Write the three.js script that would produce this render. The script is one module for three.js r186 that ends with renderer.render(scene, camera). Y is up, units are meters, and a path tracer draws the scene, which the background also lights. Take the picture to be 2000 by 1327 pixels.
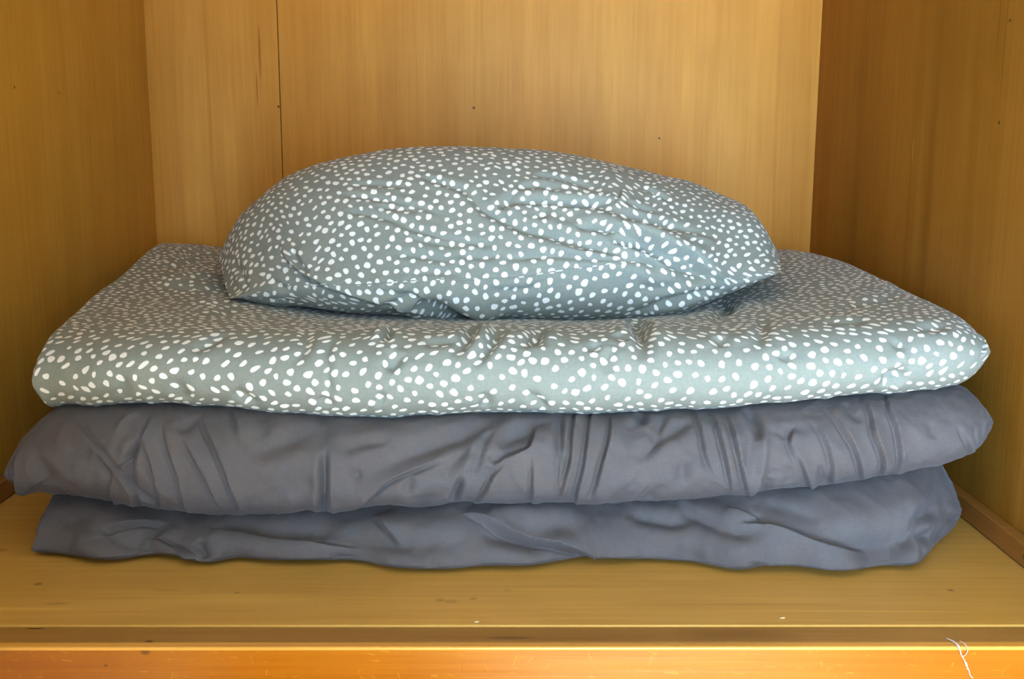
import * as THREE from 'three';
import { RoundedBoxGeometry } from 'three/addons/geometries/RoundedBoxGeometry.js';
import { RectAreaLightUniformsLib } from 'three/addons/lights/RectAreaLightUniformsLib.js';
import { mergeGeometries } from 'three/addons/utils/BufferGeometryUtils.js';

// ------------------------------------------------------------------ camera, light, exposure
const scene = new THREE.Scene();
scene.background = new THREE.Color(0x0b0d10);            // nothing of it is seen: the room is closed
const camera = new THREE.PerspectiveCamera(35.07, 2000 / 1327, 0.05, 20);
camera.position.set(0.0313, 0.3666, 1.6456);
camera.rotation.order = 'YXZ';
camera.rotation.set(-0.1798, -0.0071, 0.0027);
scene.add(camera);

const renderer = new THREE.WebGLRenderer({ antialias: true });
renderer.toneMapping = THREE.LinearToneMapping;
renderer.toneMappingExposure = 1.0;
renderer.shadowMap.enabled = true;
renderer.shadowMap.type = THREE.PCFSoftShadowMap;

RectAreaLightUniformsLib.init();
// the room in front of the closet has one glass door in its far wall: blue sky light comes in, and sun that falls on the mat floor
const WIN = { x0: -0.65, x1: 0.75, y0: -0.7, y1: 1.1, z: 3.4 };
const skylight = new THREE.RectAreaLight(new THREE.Color(0.51, 0.75, 1.0), 37, WIN.x1 - WIN.x0, WIN.y1 - WIN.y0);
skylight.position.set((WIN.x0 + WIN.x1) / 2, (WIN.y0 + WIN.y1) / 2, WIN.z - 0.03);
scene.add(skylight);
const sun = new THREE.DirectionalLight(new THREE.Color(1.0, 0.88, 0.68), 105);
sun.position.set(0.25, 4.2, 6.6); sun.target.position.set(0.15, -0.75, 2.5);
sun.castShadow = true; sun.shadow.mapSize.set(2048, 2048);
Object.assign(sun.shadow.camera, { left: -2.5, right: 2.5, top: 2.5, bottom: -2.5, near: 0.5, far: 12 });
scene.add(sun, sun.target);

// ------------------------------------------------------------------ small tools
function rng(seed) { let a = seed >>> 0; return () => { a = (a + 0x6d2b79f5) >>> 0; let t = Math.imul(a ^ (a >>> 15), 1 | a); t = (t + Math.imul(t ^ (t >>> 7), 61 | t)) ^ t; return ((t ^ (t >>> 14)) >>> 0) / 4294967296; }; }
const clamp = (x, a, b) => (x < a ? a : x > b ? b : x), lerp = (a, b, t) => a + (b - a) * t;
const smooth = (a, b, x) => { const t = clamp((x - a) / (b - a), 0, 1); return t * t * (3 - 2 * t); };
const TAB = 1024, tab = new Float32Array(TAB * TAB);
{ const r = rng(91); for (let i = 0; i < tab.length; i++) tab[i] = r() * 2 - 1; }
function noise(x, y) {                                    // value noise, -1 .. 1
  const xi = Math.floor(x), yi = Math.floor(y); let fx = x - xi, fy = y - yi;
  fx = fx * fx * (3 - 2 * fx); fy = fy * fy * (3 - 2 * fy);
  const x0 = xi & 1023, x1 = (xi + 1) & 1023, y0 = (yi & 1023) << 10, y1 = ((yi + 1) & 1023) << 10;
  const a = tab[y0 | x0], b = tab[y0 | x1], c = tab[y1 | x0], d = tab[y1 | x1];
  return a + (b - a) * fx + (c - a + (a - b - c + d) * fx) * fy;
}
const fbm = (x, y, n) => { let s = 0, a = 0.5; for (let i = 0; i < n; i++) { s += a * noise(x, y); x = x * 2.03 + 17.3; y = y * 2.03 + 5.1; a *= 0.5; } return s; };
function curve(pts) {                                     // smooth curve y(x) through points
  const n = pts.length, m = pts.map((p, i) => { const a = pts[Math.max(0, i - 1)], b = pts[Math.min(n - 1, i + 1)]; return (b[1] - a[1]) / (b[0] - a[0]); });
  return (x) => {
    if (x <= pts[0][0]) return pts[0][1]; if (x >= pts[n - 1][0]) return pts[n - 1][1];
    let i = 0; while (x > pts[i + 1][0]) i++;
    const h = pts[i + 1][0] - pts[i][0], t = (x - pts[i][0]) / h, t2 = t * t, t3 = t2 * t;
    return (2 * t3 - 3 * t2 + 1) * pts[i][1] + (t3 - 2 * t2 + t) * h * m[i] + (3 * t2 - 2 * t3) * pts[i + 1][1] + (t3 - t2) * h * m[i + 1];
  };
}
function texture(w, h, size, paint, { data = false, offset = [0, 0] } = {}) {      // paint(x, y in metres) -> [r, g, b] 0..255, or one height
  const px = new Uint8Array(w * h * 4);
  for (let j = 0; j < h; j++) for (let i = 0; i < w; i++) {
    const c = paint(offset[0] + ((i + 0.5) / w) * size[0], offset[1] + ((j + 0.5) / h) * size[1], i, j), k = (j * w + i) * 4;
    if (typeof c === 'number') px[k] = px[k + 1] = px[k + 2] = clamp(c, 0, 255);
    else { px[k] = clamp(c[0], 0, 255); px[k + 1] = clamp(c[1], 0, 255); px[k + 2] = clamp(c[2], 0, 255); }
    px[k + 3] = 255;
  }
  const t = new THREE.DataTexture(px, w, h, THREE.RGBAFormat);
  t.wrapS = t.wrapT = THREE.RepeatWrapping; t.magFilter = THREE.LinearFilter; t.minFilter = THREE.LinearMipmapLinearFilter; t.generateMipmaps = true;
  if (!data) t.colorSpace = THREE.SRGBColorSpace;
  t.repeat.set(1 / size[0], 1 / size[1]); t.offset.set(-offset[0] / size[0], -offset[1] / size[1]);
  t.needsUpdate = true;
  return t;
}
function describe(o, label, category, group) { o.userData.label = label; o.userData.category = category; if (group) o.userData.group = group; return o; }
function structure(o, label) { o.userData.kind = 'structure'; if (label) o.userData.label = label; return o; }
function mesh(name, geometry, material, parent) {
  const o = new THREE.Mesh(geometry, material); o.name = name; o.castShadow = o.receiveShadow = true; (parent || scene).add(o); return o;
}
// a board from corner to corner, edges rounded; uv in metres on the plane each face lies in
function board([x0, y0, z0], [x1, y1, z1], radius = 0.0015) {
  const g = new RoundedBoxGeometry(x1 - x0, y1 - y0, z1 - z0, 3, Math.min(radius, 0.49 * Math.min(x1 - x0, y1 - y0, z1 - z0)));
  g.translate((x0 + x1) / 2, (y0 + y1) / 2, (z0 + z1) / 2);
  const p = g.attributes.position, n = g.attributes.normal, uv = g.attributes.uv;
  for (let i = 0; i < p.count; i++) {
    const ax = Math.abs(n.getX(i)), ay = Math.abs(n.getY(i)), az = Math.abs(n.getZ(i));
    if (ax > ay && ax > az) uv.setXY(i, p.getZ(i), p.getY(i)); else if (ay > az) uv.setXY(i, p.getX(i), p.getZ(i)); else uv.setXY(i, p.getX(i), p.getY(i));
  }
  return g;
}
// soft things: pos(s, t, top) with s -1 left .. 1 right and t -1 back .. 1 front; top and bottom sheet meet at t = +-1.
// The grid is spaced by length along the cloth, so that U and V are metres on the cloth.
function clothGrid(pos, nu, nv, weight) {
  const N = 1600, loop = [], ends = [];
  for (let i = 0; i <= N; i++) { const t = Math.sin(-Math.PI / 2 + Math.PI * i / N); loop.push([t, 0]); }
  for (let i = 1; i <= N; i++) { const t = Math.sin(Math.PI / 2 - Math.PI * i / N); loop.push([t, 1]); }
  for (let i = 0; i <= N; i++) ends.push(Math.sin(-Math.PI / 2 + Math.PI * i / N));
  const len = (list, f, wt) => { const L = [0], W = [0]; let a = f(list[0]); for (let i = 1; i < list.length; i++) { const b = f(list[i]), d = Math.hypot(b[0] - a[0], b[1] - a[1], b[2] - a[2]); L.push(L[i - 1] + d); W.push(W[i - 1] + d * (wt ? wt(b, list[i]) : 1)); a = b; } return [L, W]; };
  const [vl, vw] = len(loop, ([t, top]) => pos(0.02, t, top), weight), [ul, uw] = len(ends, (s) => pos(s, 0.55, 1));
  const pick = (W, n, get) => { const out = []; let k = 0; for (let i = 0; i <= n; i++) { const w = W[W.length - 1] * i / n; while (k < W.length - 2 && W[k + 1] < w) k++; out.push(get(k, clamp((w - W[k]) / (W[k + 1] - W[k] || 1), 0, 1))); } return out; };
  const us = pick(uw, nu, (k, f) => [lerp(ends[k], ends[k + 1], f), lerp(ul[k], ul[k + 1], f)]);
  const vs = pick(vw, nv, (k, f) => { const b = loop[k + 1]; return [lerp(loop[k][0], b[0], f), b[1], lerp(vl[k], vl[k + 1], f)]; });
  const P = new Float32Array((nu + 1) * (nv + 1) * 3);
  for (let i = 0; i <= nu; i++) for (let j = 0; j <= nv; j++) { const q = pos(us[i][0], vs[j][0], vs[j][1]), k = (i * (nv + 1) + j) * 3; P[k] = q[0]; P[k + 1] = q[1]; P[k + 2] = q[2]; }
  return { P, nu, nv, U: us.map((u) => u[1]), V: vs.map((v) => v[2]), S: us.map((u) => u[0]), T: vs };
}
// creases: [kind, depth mm, width mm, [U, V, U, V ...]]: v a valley, r a ridge, s a lapped fold that stands up on the left of its line and drops on its right
function creaseField(list) {
  const made = list.map(([kind, amp, wid, flat]) => {
    const raw = []; for (let i = 0; i < flat.length; i += 2) raw.push(new THREE.Vector3(flat[i], flat[i + 1], 0));
    const pts = raw.length > 2 ? new THREE.CatmullRomCurve3(raw, false, 'centripetal').getPoints((raw.length - 1) * 5) : [raw[0], raw[0].clone().lerp(raw[1], 0.5), raw[1]];
    const L = [0]; for (let i = 1; i < pts.length; i++) L.push(L[i - 1] + pts[i].distanceTo(pts[i - 1]));
    const w = wid / 1000, reach = w * 4; let x0 = 9, x1 = -9, y0 = 9, y1 = -9;
    for (const p of pts) { x0 = Math.min(x0, p.x); x1 = Math.max(x1, p.x); y0 = Math.min(y0, p.y); y1 = Math.max(y1, p.y); }
    return { kind, a: amp / 1000, w, pts, L, reach, x0: x0 - reach, x1: x1 + reach, y0: y0 - reach, y1: y1 + reach };
  });
  return (u, v) => {
    let h = 0;
    for (const c of made) {
      if (u < c.x0 || u > c.x1 || v < c.y0 || v > c.y1) continue;
      let best = 1e9, sd = 0, along = 0;
      for (let i = 1; i < c.pts.length; i++) {
        const a = c.pts[i - 1], b = c.pts[i], dx = b.x - a.x, dy = b.y - a.y, l2 = dx * dx + dy * dy || 1e-12;
        const t = clamp(((u - a.x) * dx + (v - a.y) * dy) / l2, 0, 1), ex = u - a.x - t * dx, ey = v - a.y - t * dy, d2 = ex * ex + ey * ey;
        if (d2 < best) { best = d2; sd = dx * ey - dy * ex; along = c.L[i - 1] + t * Math.sqrt(l2); }
      }
      const d = Math.sqrt(best); if (d > c.reach) continue;
      const total = c.L[c.L.length - 1], e = Math.min(along, total - along) / (0.35 * total), taper = Math.sin(Math.min(1, e) * Math.PI / 2);
      if (c.kind === 's') {
        const side = (sd > 0) === (c.a > 0), A = Math.abs(c.a);
        h += A * taper * (side ? Math.exp(-Math.pow(d / c.w, 1.3)) : Math.exp(-d / 0.0014) - 0.18 * (1 - Math.exp(-d / 0.0019)) * Math.exp(-d / (0.5 * c.w))) - (side ? 0 : Math.min(0.0024, 0.9 * A) * taper * Math.exp(-Math.pow((d - 0.0026) / 0.0019, 2)));
      } else {
        const g = Math.exp(-d * d / (c.w * c.w * 0.55)), f = kindSign(c.kind) * c.a * taper;
        h += f * (g - (c.kind === 'v' ? 0.28 * Math.exp(-Math.pow((d - 1.6 * c.w) / c.w, 2)) : 0));
      }
    }
    return h;
  };
}
const kindSign = (k) => (k === 'v' ? -1 : 1);
function clothMesh(name, g, field, material, parent) {
  const { P, nu, nv, U, V } = g, row = nv + 1, n = (nu + 1) * row, D = new Float32Array(P.length), uv = new Float32Array(n * 2);
  for (let i = 0; i <= nu; i++) for (let j = 0; j <= nv; j++) {
    const k = (i * row + j) * 3, a = (Math.max(0, i - 1) * row + j) * 3, b = (Math.min(nu, i + 1) * row + j) * 3;
    const jm = j === 0 ? nv - 1 : j - 1, jp = j === nv ? 1 : j + 1, c = (i * row + jm) * 3, d = (i * row + jp) * 3;
    const ax = P[b] - P[a], ay = P[b + 1] - P[a + 1], az = P[b + 2] - P[a + 2], bx = P[d] - P[c], by = P[d + 1] - P[c + 1], bz = P[d + 2] - P[c + 2];
    let x = ay * bz - az * by, y = az * bx - ax * bz, z = ax * by - ay * bx; const l = Math.hypot(x, y, z) || 1e-9; x /= l; y /= l; z /= l;
    const h = field(U[i], V[j], P[k], P[k + 1], P[k + 2], y, i / nu, z);
    D[k] = P[k] + x * h; D[k + 1] = P[k + 1] + y * h; D[k + 2] = P[k + 2] + z * h;
    uv[(i * row + j) * 2] = U[i]; uv[(i * row + j) * 2 + 1] = V[j];
  }
  // uv follow the length of the finished cloth from its front line and middle, so that print does not stretch over folds
  { const jr = g.T.findIndex((t) => t[1] === 1), im = nu >> 1, sv = new Float32Array(n), su = new Float32Array(n), tmp = new Float32Array(n);
    const gap = (p, r) => Math.hypot(D[p * 3] - D[r * 3], D[p * 3 + 1] - D[r * 3 + 1], D[p * 3 + 2] - D[r * 3 + 2]);
    for (let i = 0; i <= nu; i++) for (let j = 0; j <= nv; j++) { const k = i * row + j; if (j < nv) sv[k] = Math.min(gap(k, k + 1), 3.6 * (V[j + 1] - V[j])); if (i < nu) su[k] = Math.min(gap(k, k + row), 3.6 * (U[i + 1] - U[i])); }
    const blur = (A, di, dj) => { tmp.set(A); for (let i = 0; i <= nu; i++) for (let j = 0; j <= nv; j++) { let t = 0, m = 0; for (let o = -3; o <= 3; o++) { const a = i + o * di, e = j + o * dj; if (a < 0 || e < 0 || a > nu - dj * 0 || e > nv) continue; t += tmp[a * row + e]; m++; } A[i * row + j] = t / m; } };
    blur(sv, 1, 0); blur(su, 0, 1);
    for (let i = 0; i <= nu; i++) { let a = V[jr]; uv[(i * row + jr) * 2 + 1] = a; for (let j = jr; j < nv; j++) { a += sv[i * row + j]; uv[(i * row + j + 1) * 2 + 1] = a; } a = V[jr]; for (let j = jr - 1; j >= 0; j--) { a -= sv[i * row + j]; uv[(i * row + j) * 2 + 1] = a; } }
    for (let j = 0; j <= nv; j++) { let a = U[im]; uv[(im * row + j) * 2] = a; for (let i = im; i < nu; i++) { a += su[i * row + j]; uv[((i + 1) * row + j) * 2] = a; } a = U[im]; for (let i = im - 1; i >= 0; i--) { a -= su[i * row + j]; uv[(i * row + j) * 2] = a; } } }
  const index = new Uint32Array(nu * nv * 6); let q = 0;
  for (let i = 0; i < nu; i++) for (let j = 0; j < nv; j++) { const a = i * row + j, b = a + row; index[q++] = a; index[q++] = b; index[q++] = b + 1; index[q++] = a; index[q++] = b + 1; index[q++] = a + 1; }
  const geo = new THREE.BufferGeometry();
  geo.setAttribute('position', new THREE.BufferAttribute(D, 3)); geo.setAttribute('uv', new THREE.BufferAttribute(uv, 2)); geo.setIndex(new THREE.BufferAttribute(index, 1));
  geo.computeVertexNormals();
  { const N = geo.attributes.normal; for (let i = 0; i <= nu; i++) { const a = i * row, b = a + nv, x = N.getX(a) + N.getX(b), y = N.getY(a) + N.getY(b), z = N.getZ(a) + N.getZ(b), l = Math.hypot(x, y, z) || 1; N.setXYZ(a, x / l, y / l, z / l); N.setXYZ(b, x / l, y / l, z / l); } }
  g.D = D;
  return mesh(name, geo, material, parent);
}
// a rounded edge: 0 at the edge, 1 from radius inwards
const rounded = (d, radius, p = 2) => (d >= radius ? 1 : Math.pow(Math.max(0, 1 - Math.pow(1 - Math.max(0, d) / radius, p)), 1 / p));

// ------------------------------------------------------------------ the base shapes of the bedding (metres: x right, y up, z to the front)
// contact line between upper grey fold and spotted quilt, as height along the front
const contact = curve([[-0.42, 0.118], [-0.386, 0.128], [-0.363, 0.132], [-0.34, 0.1325], [-0.308, 0.1365], [-0.285, 0.137], [-0.239, 0.134], [-0.165, 0.1275], [-0.101, 0.1256], [-0.041, 0.127], [0.038, 0.130], [0.131, 0.1306], [0.224, 0.1331], [0.293, 0.139], [0.362, 0.1445], [0.408, 0.1465], [0.45, 0.149], [0.49, 0.155]]);
const upperBelow = curve([[-0.44, 0.058], [-0.402, 0.053], [-0.373, 0.0495], [-0.348, 0.0486], [-0.319, 0.0453], [-0.288, 0.0401], [-0.257, 0.0372], [-0.225, 0.0358], [-0.193, 0.0358], [-0.162, 0.0373], [-0.142, 0.0401], [-0.122, 0.0385], [-0.1, 0.0425], [-0.073, 0.0454], [-0.044, 0.0435], [-0.013, 0.0475], [0.035, 0.0459], [0.087, 0.0487], [0.105, 0.0466], [0.153, 0.0495], [0.23, 0.0526], [0.285, 0.0588], [0.327, 0.0621], [0.38, 0.0687], [0.421, 0.0742], [0.45, 0.079], [0.48, 0.082]]);
const lowerFront = curve([[-0.4, 0.726], [-0.373, 0.727], [-0.316, 0.7427], [-0.281, 0.7295], [-0.259, 0.7343], [-0.231, 0.7486], [-0.205, 0.7379], [-0.177, 0.7427], [-0.099, 0.745], [-0.063, 0.7602], [-0.018, 0.7636], [0.014, 0.7567], [0.054, 0.7556], [0.078, 0.7462], [0.11, 0.7343], [0.134, 0.7403], [0.166, 0.7415], [0.197, 0.7474], [0.234, 0.7648], [0.267, 0.7544], [0.326, 0.767], [0.361, 0.7568], [0.392, 0.7545], [0.41, 0.735], [0.435, 0.702], [0.462, 0.672], [0.49, 0.62]]);

const lowerPos = (s, t, top) => {
  const back = 0.08, xl0 = lerp(-0.425, -0.392, smooth(-1, 0.9, t)), xr0 = lerp(0.47, 0.474, (t + 1) / 2);
  const x = lerp(xl0, xr0, (s + 1) / 2), zf = lowerFront(x) + 0.004, z = lerp(back, zf, (t + 1) / 2);
  const yt = upperBelow(x) + 0.004, yb = 0.0025, ym = lerp(0.008, 0.02, smooth(0.36, 0.46, x));
  const r = rounded(zf - z, 0.078, 1.75) * rounded(z - back, 0.04), e = rounded(x - xl0, 0.009, 2.6) * rounded(xr0 - x, lerp(0.03, 0.05, smooth(0.5, 0.7, z)), 1.9);
  return [x, ym + (top ? (yt - ym) * r * e : (yb - ym) * rounded(zf - z, 0.012) * e), z];
};
const upperFrontZ = curve([[-0.44, 0.70], [-0.41, 0.715], [-0.37, 0.735], [-0.3, 0.75], [-0.15, 0.757], [0.05, 0.757], [0.25, 0.754], [0.38, 0.74], [0.43, 0.73], [0.465, 0.71], [0.486, 0.68]]);
const upperPos = (s, t, top) => {
  const back = 0.07, xl0 = lerp(-0.47, -0.421, smooth(-1, 0.9, t)), xr0 = lerp(0.482, 0.484, smooth(-1, 0.9, t));
  const x = lerp(xl0, xr0, (s + 1) / 2), zf = upperFrontZ(x), z = lerp(back, zf, (t + 1) / 2);
  const yt = contact(x) - 0.0005 - 0.005 * smooth(0.66, 0.5, z), yb = upperBelow(x) - 0.001, ym = lerp(yb, yt, 0.46 - 0.2 * smooth(-0.3, -0.42, x));
  const r = rounded(zf - z, 0.062, 2.1) * rounded(z - back, 0.05), e = rounded(x - xl0, top ? 0.065 : 0.024, 2.3) * rounded(xr0 - x, top ? 0.06 : 0.045, 2.3);
  return [x, ym + (top ? yt - ym : yb - ym) * r * e, z];
};
// upper side of the spotted quilt
const quiltLeft = curve([[0.06, -0.474], [0.2, -0.452], [0.35, -0.438], [0.5, -0.428], [0.69, -0.393], [0.75, -0.388]]);
const quiltRight = curve([[0.06, 0.487], [0.3, 0.487], [0.5, 0.486], [0.62, 0.482], [0.75, 0.47]]);
const quiltFrontZ = curve([[-0.42, 0.7], [-0.38, 0.71], [-0.3, 0.728], [-0.1, 0.737], [0.1, 0.738], [0.3, 0.735], [0.4, 0.727], [0.445, 0.714], [0.472, 0.692], [0.49, 0.66]]);
const quiltTop = (x, z) => {
  const side = curve.lt || (curve.lt = curve([[0.05, 0.222], [0.2, 0.227], [0.35, 0.211], [0.5, 0.196], [0.69, 0.19], [0.75, 0.19]])), rim = side(z);
  const mid = 0.2085 - 0.007 * smooth(0.5, 0.7, z);
  const right = curve.rt || (curve.rt = curve([[0.05, 0.217], [0.2, 0.223], [0.35, 0.222], [0.5, 0.217], [0.65, 0.212], [0.75, 0.21]]));
  let y = lerp(rim, mid, smooth(-0.46, -0.22, x)); y = lerp(y, right(z), smooth(0.22, 0.42, x));
  // the pillow presses a shallow hollow
  const px = (x - 0.025) / 0.3, pz = (z - 0.37) / 0.235; y -= 0.029 * Math.exp(-Math.pow(px * px, 2) - Math.pow(pz * pz, 2));
  return y;
};
const quiltPos = (s, t, top) => {
  const back = 0.055, z1 = lerp(back, 0.735, (t + 1) / 2), xl0 = quiltLeft(z1), xr0 = quiltRight(z1);
  const x = lerp(xl0, xr0, (s + 1) / 2), zf = quiltFrontZ(x), z = lerp(back, zf, (t + 1) / 2);
  const yt = quiltTop(x, z), yb = contact(x) + 0.0008 - 0.0055 * smooth(0.62, 0.69, z), ym = lerp(yb, yt, lerp(0.5, 0.56, smooth(0.3, 0.48, x)));
  const r = rounded(zf - z, 0.066, 2.15) * rounded(z - back, 0.05, 2), e = rounded(x - xl0, 0.011, 3) * rounded(xr0 - x, top ? 0.06 : 0.03, 2.4);
  return [x, ym + (top ? yt - ym : yb - ym) * r * e, z];
};
// pillow: two panels that meet in a seam
const pillowSeam = curve([[-0.33, 0.208], [-0.27, 0.202], [-0.249, 0.2059], [-0.215, 0.2150], [-0.189, 0.2205], [-0.143, 0.2216], [-0.103, 0.2238], [-0.055, 0.2287], [-0.008, 0.2304], [0.044, 0.2325], [0.081, 0.2385], [0.116, 0.2429], [0.148, 0.2475], [0.172, 0.2475], [0.196, 0.2419], [0.217, 0.2351], [0.241, 0.2309], [0.268, 0.2275], [0.294, 0.2285], [0.34, 0.235]]);
const pillowLeft = curve([[-1, -0.315], [-0.5, -0.322], [0.1, -0.316], [0.6, -0.288], [1, -0.263]]);
const pillowRight = curve([[-1, 0.335], [-0.2, 0.352], [0.4, 0.345], [1, 0.328]]);
const pillowFront = curve([[-1, 0.498], [-0.9, 0.512], [-0.5, 0.552], [0, 0.562], [0.5, 0.552], [0.9, 0.515], [1, 0.502]]);
const pillowHeight = curve([[-1, 0.0], [-0.95, 0.028], [-0.87, 0.055], [-0.72, 0.094], [-0.55, 0.117], [-0.36, 0.131], [-0.17, 0.135], [0.06, 0.132], [0.22, 0.127], [0.4, 0.115], [0.58, 0.098], [0.7, 0.085], [0.83, 0.056], [0.93, 0.03], [1, 0]]);
const pillowPos = (s, t, top) => {
  const x = lerp(pillowLeft(t), pillowRight(t), (s + 1) / 2), zf = pillowFront(s), z = lerp(0.16, zf, (t + 1) / 2);
  const ear = smooth(0.55, 0.95, s), seam = lerp(pillowSeam(x), lerp(0.234, 0.252, ear), 0.9 * lerp(smooth(0.95, 0.3, t) * (s < 0 ? 1 : smooth(0.5, -0.2, t)), smooth(1, 0.45, t), ear)), dome = t > 0.1 ? Math.pow(1 - Math.pow((t - 0.1) / 0.9, 1.75), 0.78) : Math.pow(1 - Math.pow((0.1 - t) / 1.1, 2.4), 0.75);
  if (top) return [x, seam + (pillowHeight(s) + (0.222 - seam) * smooth(1, 0.4, Math.abs(s))) * dome + 0.008 * dome * smooth(1, 0.9, Math.abs(s)), z];
  const below = curve.pb || (curve.pb = curve([[-1, 0], [-0.92, 0.012], [-0.78, 0.032], [-0.5, 0.044], [0, 0.051], [0.4, 0.053], [0.6, 0.05], [0.8, 0.026], [0.92, 0.01], [1, 0]]));
  const b = Math.pow(1 - Math.pow(Math.abs(t), 5), 0.42);
  return [x, seam - (below(s) + Math.max(0, seam - 0.228) * smooth(1, 0.6, Math.abs(s))) * b, z];
};
const frontWeight = (b, [t, top]) => (top ? (b[2] > 0.5 ? 1 : b[2] > 0.3 ? 0.6 : 0.35) : (b[2] > 0.62 ? 1 : 0.12));
const lowerGrid = clothGrid(lowerPos, 700, 330, (b, c) => (c[1] ? (b[2] > 0.6 ? 1 : 0.08) : (b[2] > 0.7 ? 0.6 : 0.06)));
const upperGrid = clothGrid(upperPos, 740, 350, (b, c) => (c[1] ? (b[2] > 0.6 ? 1 : 0.15) : (b[2] > 0.62 ? 1 : 0.1)));
const quiltGrid = clothGrid(quiltPos, 640, 430, frontWeight);
const pillowGrid = clothGrid(pillowPos, 640, 440, (b, c) => (c[1] ? (b[2] > 0.3 ? 1 : 0.5) : (b[2] > 0.42 ? 1 : 0.3)));

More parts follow.
